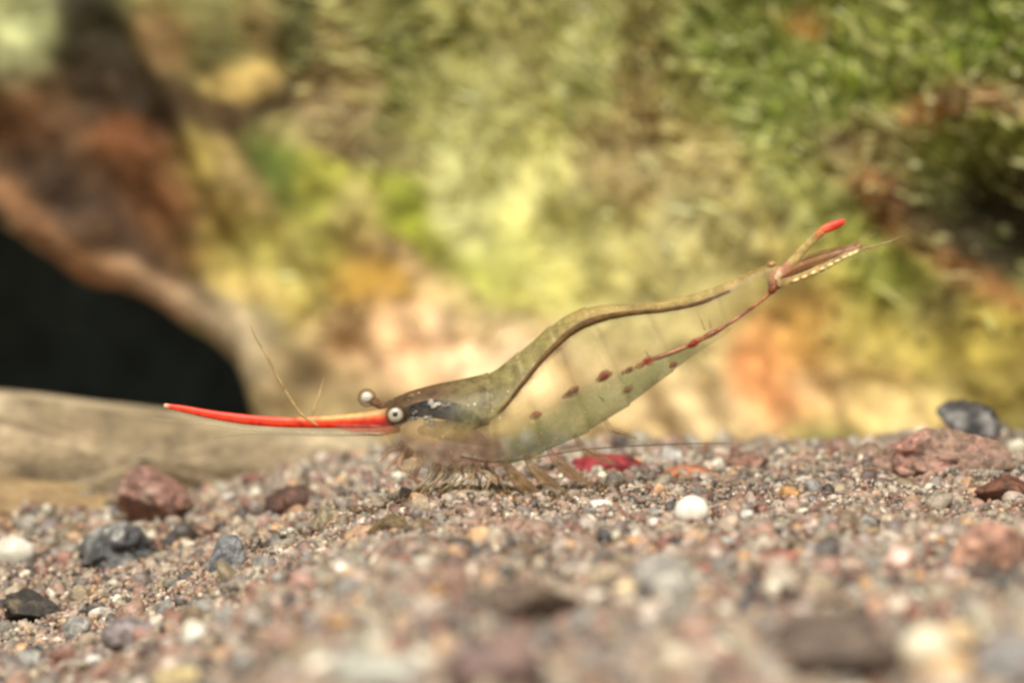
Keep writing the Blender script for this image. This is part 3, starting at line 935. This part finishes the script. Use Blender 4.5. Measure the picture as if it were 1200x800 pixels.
# green-grey flank below the row of spots
layer((108, 122, 78), 0.44, soft(px - 590, 16) * soft(py - vn - 2, 6) * soft(815 - px, 50))
layer((196, 168, 112), 0.14, soft(px - 566, 12) * soft(640 - px, 30) * soft(py - vg - 4, 6) * soft(vn - py + 6, 6))
# carapace
layer((80, 56, 38), 0.74, soft(575 - px, 30) * soft(px - 452, 8) * soft(interp_y([(440, 486), (470, 476), (500, 470), (545, 470), (575, 490)], px) - py, 6))
layer((122, 116, 70), 0.35, soft(px - 525, 18) * soft(590 - px, 18) * soft(492 - py, 10))
layer((146, 110, 82), 0.27, soft(575 - px, 16) * soft(px - 462, 10) * soft(py - 498, 8))
layer((52, 46, 42), 0.34, soft(572 - px, 10) * soft(px - 474, 8) * soft(11 - np.abs(py - interp_y([(474, 484), (510, 479), (548, 488), (574, 496)], px)), 5))
layer((160, 140, 92), 0.30, soft(548 - px, 12) * soft(px - 500, 12) * soft(py - 494, 4) * soft(514 - py, 5))
layer((128, 92, 66), 0.24, soft(590 - px, 14) * soft(px - 520, 18) * soft(py - 512, 7) * soft(540 - py, 7))
# dark seam where the carapace ends along the gut line
layer((84, 62, 38), 0.40, np.exp(-((py - vg) / 4.0) ** 2) * soft(px - 556, 6) * soft(860 - px, 20))
for sb in seg_u[1:-1]:                        # overlapping edges of the shell plates
    layer((206, 184, 132), 0.13, np.exp(-((uu - sb + 0.004) / 0.004) ** 2))
    layer((92, 78, 44), 0.10, np.exp(-((uu - sb - 0.006) / 0.005) ** 2))
# cloudy muscle bands
mb = fbm(np.stack([uu * 60, (py - vtop) * 0.03, 0 * uu], 1), 2, 14)
layer((196, 178, 128), 0.09, np.clip(mb, 0, 1) * 1.6 * soft(px - 590, 20))
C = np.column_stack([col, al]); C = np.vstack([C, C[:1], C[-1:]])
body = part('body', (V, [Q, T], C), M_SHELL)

# inside the body
r_ = np.random.default_rng(11)
P, R = line([(556, 500, -1.9, 3.0), (585, 483, -1.95, 2.4), (612, 450, -1.9, 2.6), (640, 416, -1.75, 3.2), (668, 390, -1.4, 4.4), (695, 376, -1.1, 4.4), (730, 368, -0.9, 3.2), (780, 363, -0.75, 2.6), (820, 355, -0.65, 2.8), (855, 341, -0.5, 1.8)], 70)
part('gut', tube(P, R * (1 + 0.12 * vnoise(P * 3, 4)), 10, np.tile(lin((92, 66, 32)), (len(P), 1))), M_GUT)
P, R = line([(474, 484, -0.6, 6), (490, 480, -0.95, 9), (510, 479, -1.15, 11), (530, 482, -1.2, 11), (548, 488, -1.25, 9), (562, 495, -1.5, 5), (574, 495, -1.75, 2.5)], 40)
cc = np.tile(lin((30, 28, 28)), (len(P), 1)); cc += (np.exp(-((np.arange(len(P)) - 20) / 6.0) ** 2))[:, None] * (lin((30, 44, 66)) - lin((30, 28, 28)))
part('stomach', tube(P, R, 18, cc, 0.75), M_ORGAN)
for a, b, r, c in ((508, 473, 4.2, (214, 206, 190)), (524, 474, 3.0, (170, 160, 146)), (500, 492, 4.2, (150, 146, 134)), (486, 488, 4.5, (120, 116, 116)), (482, 464, 3.5, (150, 124, 100))):
    g = []
    for _ in range(7):
        da, db = r_.normal(0, 0.6, 2) * r
        rr = r * r_.uniform(0.35, 0.8)
        g.append(ellipsoid(at(a + da * 1.5, b + db, -1.62 + r_.normal(0, 0.05)), np.array([rr * 1.3, rr * 0.4, rr * 0.8]) * PX, 1, 0.1, rgba(c, r_.uniform(0.3, 0.75))))
    part('pigment_spot', join(g), M_LIMB)
P, R = line([(492, 504, -0.3, 5), (510, 503, -0.5, 10), (535, 506, -0.5, 12), (556, 512, -0.3, 9), (572, 520, 0, 3)], 30)
part('liver', tube(P, R, 14, np.tile(rgba((140, 116, 82), 0.22), (len(P), 1)), 0.8), M_LIMB)
P, R = line([(752, 427, -0.7, 1.2), (765, 421, -0.8, 3.2), (800, 408, -0.7, 3.0), (830, 393, -0.6, 3.6), (850, 382, -0.5, 2.2), (875, 365, -0.3, 1.9), (895, 350, -0.2, 2.0), (909, 336, 0, 3.2)], 60)
part('belly_stripe', tube(P, R * (1 + 0.25 * vnoise(P * 2.2, 12)), 10, np.column_stack([np.array([lin((142, 62, 42)), lin((168, 104, 66))])[(vnoise(P * 1.7, 44) > 0.15).astype(int)], np.full(len(P), 0.8)])), M_LIMB)
for a, b, r, c in ((628, 487, 5, (128, 48, 48)), (670, 460, 5.5, (118, 58, 46)), (709, 440, 6, (142, 60, 44)), (737, 433, 4, (120, 66, 48)), (757, 424, 5.5, (160, 64, 44)), (812, 402, 4.5, (166, 62, 42)),
                   (735, 456, 4, (128, 96, 64)), (790, 426, 3.4, (136, 92, 60))):
    g = []
    for _ in range(9):
        da, db = r_.normal(0, 0.34, 2) * r
        rr = r * r_.uniform(0.45, 1.0)
        g.append(ellipsoid(at(a + da * 1.5, b + db - da * 0.7, -float(np.interp(a, [560, 640, 700, 780, 850], [1.9, 1.75, 1.5, 1.15, 0.85])) + r_.normal(0, 0.05)), np.array([rr * 1.5, rr * 0.5, rr * 0.8]) * PX, 1, 0.5, rgba(c, r_.uniform(0.15, 0.45))))
    part('pigment_spot', join(g), M_LIMB)

# snout: red blade, gold along the top near the eyes
P, R = line([(193, 475, 0, 2.4), (215, 479, 0, 3.8), (250, 486, 0, 5.0), (290, 491.5, 0, 5.8), (330, 494.5, 0, 6.0), (370, 494.5, 0, 6.8), (410, 493, 0, 8.4), (440, 491, 0, 10.2), (458, 488, 0, 11), (476, 482, 0, 7)], 90)
geo = tube(P, R, 16, np.tile(lin((236, 62, 36)), (len(P), 1)), 0.55)
Vr = geo[0]; Cr = geo[2].copy()
idx = np.concatenate([np.repeat(np.arange(90), 16), [0, 89]])
rel = (Vr[:, 2] - P[idx, 2]) / R[idx]
xpx = 600 + (Vr[:, 0] / (FOCUS * K))
gold = 0.85 * sstep(-0.1, 0.7, rel) * sstep(315, 395, xpx)
Cr = Cr * (1 - gold[:, None]) + lin((190, 158, 88)) * gold[:, None]
crim = sstep(400, 455, xpx) * (1 - sstep(-0.3, 0.2, rel))
Cr = Cr * (1 - crim[:, None]) + lin((196, 48, 50)) * crim[:, None]
tipm = 1 - sstep(192, 200, xpx)
Cr = Cr * (1 - tipm[:, None]) + lin((240, 190, 150)) * tipm[:, None]
part('rostrum', (Vr, geo[1], Cr), M_RED, label='long red upcurved snout spine, gold along the top near the eyes')
for y, pts in ((-0.9, [(468, 503, -0.6, 4), (444, 503, -0.7, 6), (418, 501, -0.6, 4.5), (392, 498, -0.5, 1.5)]), (0.9, [(466, 503, 0.9, 4), (440, 505, 1.0, 6), (412, 502, 1.0, 4.5), (388, 498, 0.9, 1.5)])):
    P, R = line(pts, 26)
    part('antennal_scale', tube(P, R, 10, np.tile(rgba((186, 92, 76), 0.25), (26, 1)), 0.35), M_LIMB)

# eyes
def eye(p, r, c, ca, pup, stalk_to, rim):
    e = part('eye', ellipsoid(p, (r, r * 0.85, r), 3, 0, lin(c)), M_EYE)
    if pup is not None:
        part('pupil', ellipsoid(p + pup[0], (pup[1], pup[1] * 0.5, pup[1]), 2, 0, lin(pup[2])), M_EYE, e)
    part('cornea', ellipsoid(p, (r * rim, r * rim * 0.8, r * rim), 3, 0, rgba(ca, 0.10)), M_CORNEA, e)
    q0 = p + (stalk_to - p) * 0.35
    Ps = np.linspace(q0, stalk_to, 8)
    part('eye_stalk', tube(Ps, np.linspace(r * 0.85, r * 0.75, 8), 10, np.tile(rgba((104, 74, 50), 0.8), (8, 1))), M_LIMB, e)
    return e


M_CORNEA = flesh_mat('shrimp_cornea', 0.1, False, 0.6, 0.75)
pe = at(464, 487, -1.75)
e1 = eye(pe, 10.6 * PX, (112, 92, 72), (60, 40, 28), (np.array([-0.5 * PX, -8.2 * PX, 2.2 * PX]), 3.4 * PX, (52, 40, 34)), at(474, 487, -0.7), 1.22)
part('iris', ellipsoid(pe + np.array([-0.3 * PX, -5.0 * PX, 0.8 * PX]), np.array([8.6, 4.2, 8.6]) * PX, 3, 0, lin((204, 196, 174))), M_EYE, e1)
pf = at(430, 466, 1.7)
eye(pf, 7.0 * PX, (236, 226, 206), (58, 44, 34), None, at(452, 477, 0.7), 1.6)

# feelers
def strand(name, pts, c, a, n=50, parent=None, seg=7):
    P, R = line(pts, n)
    return part(name, tube(P, R, seg, np.tile(rgba(c, a), (n, 1))), M_LIMB, parent)


strand('antenna', [(372, 498, -0.6, 1.4), (352, 484, -0.8, 2.0), (330, 450, -1.0, 1.8), (312, 416, -1.2, 1.4), (300, 396, -1.4, 1.0), (293, 380, -1.5, 0.4)], (190, 164, 112), 0.62)
strand('antenna', [(360, 497, 0.8, 1.6), (367, 482, 0.9, 1.8), (373, 466, 1.0, 1.3), (379, 444, 1.1, 0.5)], (190, 164, 112), 0.5)
strand('antenna', [(450, 508, -0.8, 1.2), (390, 507, -0.9, 1.0), (310, 505, -1.0, 0.9), (240, 497, -1.1, 0.7), (175, 490, -1.2, 0.3)], (176, 164, 130), 0.45)
strand('antenna', [(450, 509, 0.8, 1.0), (380, 510, 1.2, 0.9), (300, 508, 1.6, 0.8), (250, 513, 1.9, 0.4)], (150, 150, 120), 0.4)
strand('antenna', [(540, 535, 1.2, 1.2), (575, 541, 2.4, 1.1), (620, 537, 3.0, 1.0), (690, 526, 3.2, 1.0), (790, 520, 3.2, 0.9), (860, 519, 3.2, 0.4)], (128, 104, 72), 0.5)

# walking legs and mouth feet
r_ = np.random.default_rng(4)
legs = [(508, 549, 500, 562, 484, 576, 472, 600), (520, 551, 512, 562, 494, 576, 482, 604), (534, 552, 530, 560, 508, 572, 490, 592), (548, 552, 550, 558, 524, 570, 500, 586), (562, 551, 574, 556, 566, 578, 536, 592),
        (514, 550, 504, 568, 494, 584, 490, 606), (528, 552, 520, 568, 508, 584, 500, 606), (542, 552, 542, 564, 524, 580, 508, 598), (554, 551, 562, 566, 548, 582, 524, 600), (570, 548, 584, 560, 580, 580, 556, 596)]
for k, (a, b, c, d, e, f, g, h) in enumerate(legs):
    y = (-1 if k < 5 else 1) * (0.9 + 0.15 * (k % 5))
    sp = y * 1.3
    tip = at(g, h, sp)
    tipz = float(ground_z(np.array([tip[0]]), np.array([tip[1]]))[0])
    P, R = line([(a, b - 6, y * 0.5, 2.6), (a, b, y * 0.8, 2.2), (c, d, y * 1.2, 1.7), (e, f, y * 1.4, 1.3), (g, h + 3, sp, 0.6)], 30)
    part('leg', tube(P, R, 7, np.tile(rgba((164, 142, 106), 0.5), (30, 1))), M_LIMB)
for k in range(16):
    a = 505 + 4.5 * k + r_.normal(0, 3); y = r_.uniform(-1.8, 1.2)
    dx = r_.uniform(-26, -6) if k < 11 else r_.uniform(-14, 22)
    P, R = line([(a, 546, y * 0.6, 1.5), (a + dx * 0.25, 558, y, 1.1), (a + dx, 572 + r_.uniform(-4, 8), y * 1.2, 0.8), (a + dx * 1.7, 588 + r_.uniform(-4, 8), y * 1.3, 0.4)], 16)
    part('bristle', tube(P, R, 5, np.tile(rgba((172, 146, 106), 0.42), (16, 1))), M_LIMB)
for k, (a, b, c, d, e, f) in enumerate([(474, 528, 468, 546, 486, 556), (486, 538, 478, 556, 494, 564), (480, 532, 462, 540, 452, 552), (492, 542, 486, 560, 500, 572), (470, 524, 456, 528, 446, 540)]):
    y = -0.7 + 0.35 * k
    P, R = line([(a, b - 6, y, 4.0), (a, b, y, 3.6), (c, d, y * 1.2, 2.8), (e, f, y, 1.0)], 22)
    part('mouth_foot', tube(P, R, 8, np.tile(rgba((186, 150, 118), 0.42), (22, 1))), M_LIMB)
part('mouth_plate', ellipsoid(at(484, 543, -1.2), np.array([13, 5, 8]) * PX, 2, 0.3, rgba((196, 172, 128), 0.22)), M_LIMB)

# swimmerets: soft paddles with hair fringes under the belly
for k, (a, b, e, f) in enumerate([(592, 544, 640, 586), (616, 538, 668, 582), (642, 528, 694, 570), (674, 514, 720, 544), (708, 494, 746, 514)]):
    for sgn in (-1, 1):
        y = sgn * (0.9 - 0.08 * k)
        m = ((a + e) / 2 - 2, (b + f) / 2 + 3)
        s = 1.0 if sgn < 0 else 0.92
        dens = 0.34 - 0.06 * k
        P, R = line([(a, b - 4, y * 0.8, 4.0), (a + 8, b + 9, y, 6.0), (m[0], m[1], y * 1.2, 8.5 * s), (e, f, y * 1.3, 2.0)], 22)
        g = [tube(P, R * (1 - 0.1 * k), 12, np.tile(rgba((150, 118, 80), dens), (22, 1)), 0.25)]
        for h in range(13):
            t0 = P[8 + h]
            dirv = np.array([1.0, sgn * 0.2, -0.75 + 0.08 * h]); dirv /= np.linalg.norm(dirv)
            ln = (20 - h) * PX * r_.uniform(0.7, 1.1) * (1 - 0.13 * k)
            ss = np.linspace(0, 1, 6)[:, None]
            Ph = t0 + dirv * ln * ss + np.array([0.2, 0, 0.1]) * ln * ss ** 2
            g.append(tube(Ph, np.linspace(0.9, 0.3, 6) * PX, 5, np.tile(rgba((150, 120, 80), 0.4), (6, 1))))
        part('swimmeret', join(g), M_LIMB)

# little spines along the belly stripe
for a, b, c, d in ((826, 386, 818, 366), (833, 384, 831, 372), (762, 420, 756, 410), (708, 470, 700, 462)):
    strand('spine', [(a, b, -0.5, 1.4), ((a + c) / 2, (b + d) / 2, -0.6, 1.0), (c, d, -0.7, 0.4)], (206, 180, 130), 0.7, 12)

# tail fan
g = [ellipsoid(at(911, 326, 0), np.array([11, 11, 15]) * PX, 3, -0.5, rgba((178, 132, 100), 0.72)),
     ellipsoid(at(906, 338, -0.2), np.array([5, 5, 8]) * PX, 2, -0.6, rgba((140, 76, 52), 0.85)),
     ellipsoid(at(912, 324, -0.5), np.array([4, 3, 6]) * PX, 2, -0.4, rgba((226, 186, 150), 0.9)),
     ellipsoid(at(904, 310, -0.1), np.array([6, 5, 4]) * PX, 2, 0.3, rgba((150, 116, 70), 0.8))]
part('tail_joint', join(g), M_LIMB)
P, R = line([(914, 322, 0, 7), (926, 310, 0, 6.0), (940, 294, 0, 5.2), (953, 280, 0, 4.6), (964, 271, 0, 4.6)], 30)
cc = np.tile(rgba((190, 164, 104), 0.66), (30, 1)); cc[:8] = rgba((176, 128, 100), 0.7); cc[24:] = rgba((214, 138, 88), 0.85)
tel = part('telson', tube(P, R, 12, cc, 0.5), M_LIMB)
P, R = line([(960, 272, 0, 3.2), (968, 268, 0, 5.0), (977, 264.5, 0, 5.2), (985, 261, 0, 4.2), (990, 258, 0, 1.4)], 20)
part('red_tip', tube(P, R, 12, np.array([lin((214, 110, 72)) * (1 - f) + lin((226, 64, 44)) * f for f in np.clip(np.linspace(0, 2, 20), 0, 1)]), 0.6), M_RED, tel)
URO = [
    ([(912, 332, -0.6, 4.0), (935, 326, -0.9, 4.6), (965, 313, -1.1, 4.2), (990, 300, -1.2, 3.2), (1008, 292, -1.2, 1.4)], (206, 178, 120), 0.42),
    ([(914, 326, -0.3, 3.6), (938, 312, -0.5, 4.6), (968, 302, -0.7, 4.4), (995, 294, -0.8, 3.0), (1010, 288, -0.8, 1.2)], (168, 124, 84), 0.40),
    ([(914, 326, 0.4, 3.6), (940, 306, 0.6, 4.4), (970, 296, 0.8, 4.2), (994, 290, 0.9, 3.0), (1006, 284, 0.9, 1.2)], (168, 120, 78), 0.36),
    ([(914, 330, 0.6, 3.4), (938, 318, 0.9, 4.4), (966, 308, 1.1, 4.0), (992, 299, 1.2, 2.8), (1004, 294, 1.2, 1.2)], (166, 110, 74), 0.36),
]
for k, (pts, c, a) in enumerate(URO):
    P, R = line(pts, 36)
    uo = part('uropod', tube(P, R, 12, np.tile(rgba(c, a), (36, 1)), 0.3), M_LIMB)
    g = []
    for h in range(9):
        p0 = P[17 + 2 * h]
        dv = np.array([1.0, 0.2 * r_.normal(), 0.32 + 0.35 * r_.normal()]); dv /= np.linalg.norm(dv)
        ss = np.linspace(0, 1, 6)[:, None]
        g.append(tube(p0 + dv * ss * r_.uniform(10, 24) * PX, np.linspace(0.8, 0.25, 6) * PX, 5, np.tile(rgba((172, 136, 92), 0.45), (6, 1))))
    part('fringe', join(g), M_LIMB, uo)
    if k == 0:                                # highlights along the edge, put on as pale beads
        for t in np.linspace(0.24, 0.93, 9):
            p = P[int(t * 35)] + np.array([0, -0.12, -1.2 * PX])
            part('bead', ellipsoid(p, np.array([4.2, 2.0, 1.9]) * PX, 1, 0.42, lin((224, 200, 140))), M_ORGAN, uo)
    else:
        part('vein', tube(P + np.array([0, -0.1, 0]), np.full(36, 0.8 * PX), 6, np.tile(lin((138, 74, 48)), (36, 1))), M_ORGAN, uo)
for pts in ([(1000, 294, -1.1, 1.6), (1025, 288, -1.2, 1.2), (1040, 284, -1.2, 0.9), (1056, 277, -1.2, 0.4)], [(994, 292, -0.7, 1.4), (1012, 292, -0.8, 0.8), (1030, 290, -0.8, 0.3)], [(925, 331, -0.8, 1.2), (950, 322, -1.1, 0.9), (972, 315, -1.2, 0.4)]):
    strand('tail_bristle', pts, (160, 128, 84), 0.6, 20)
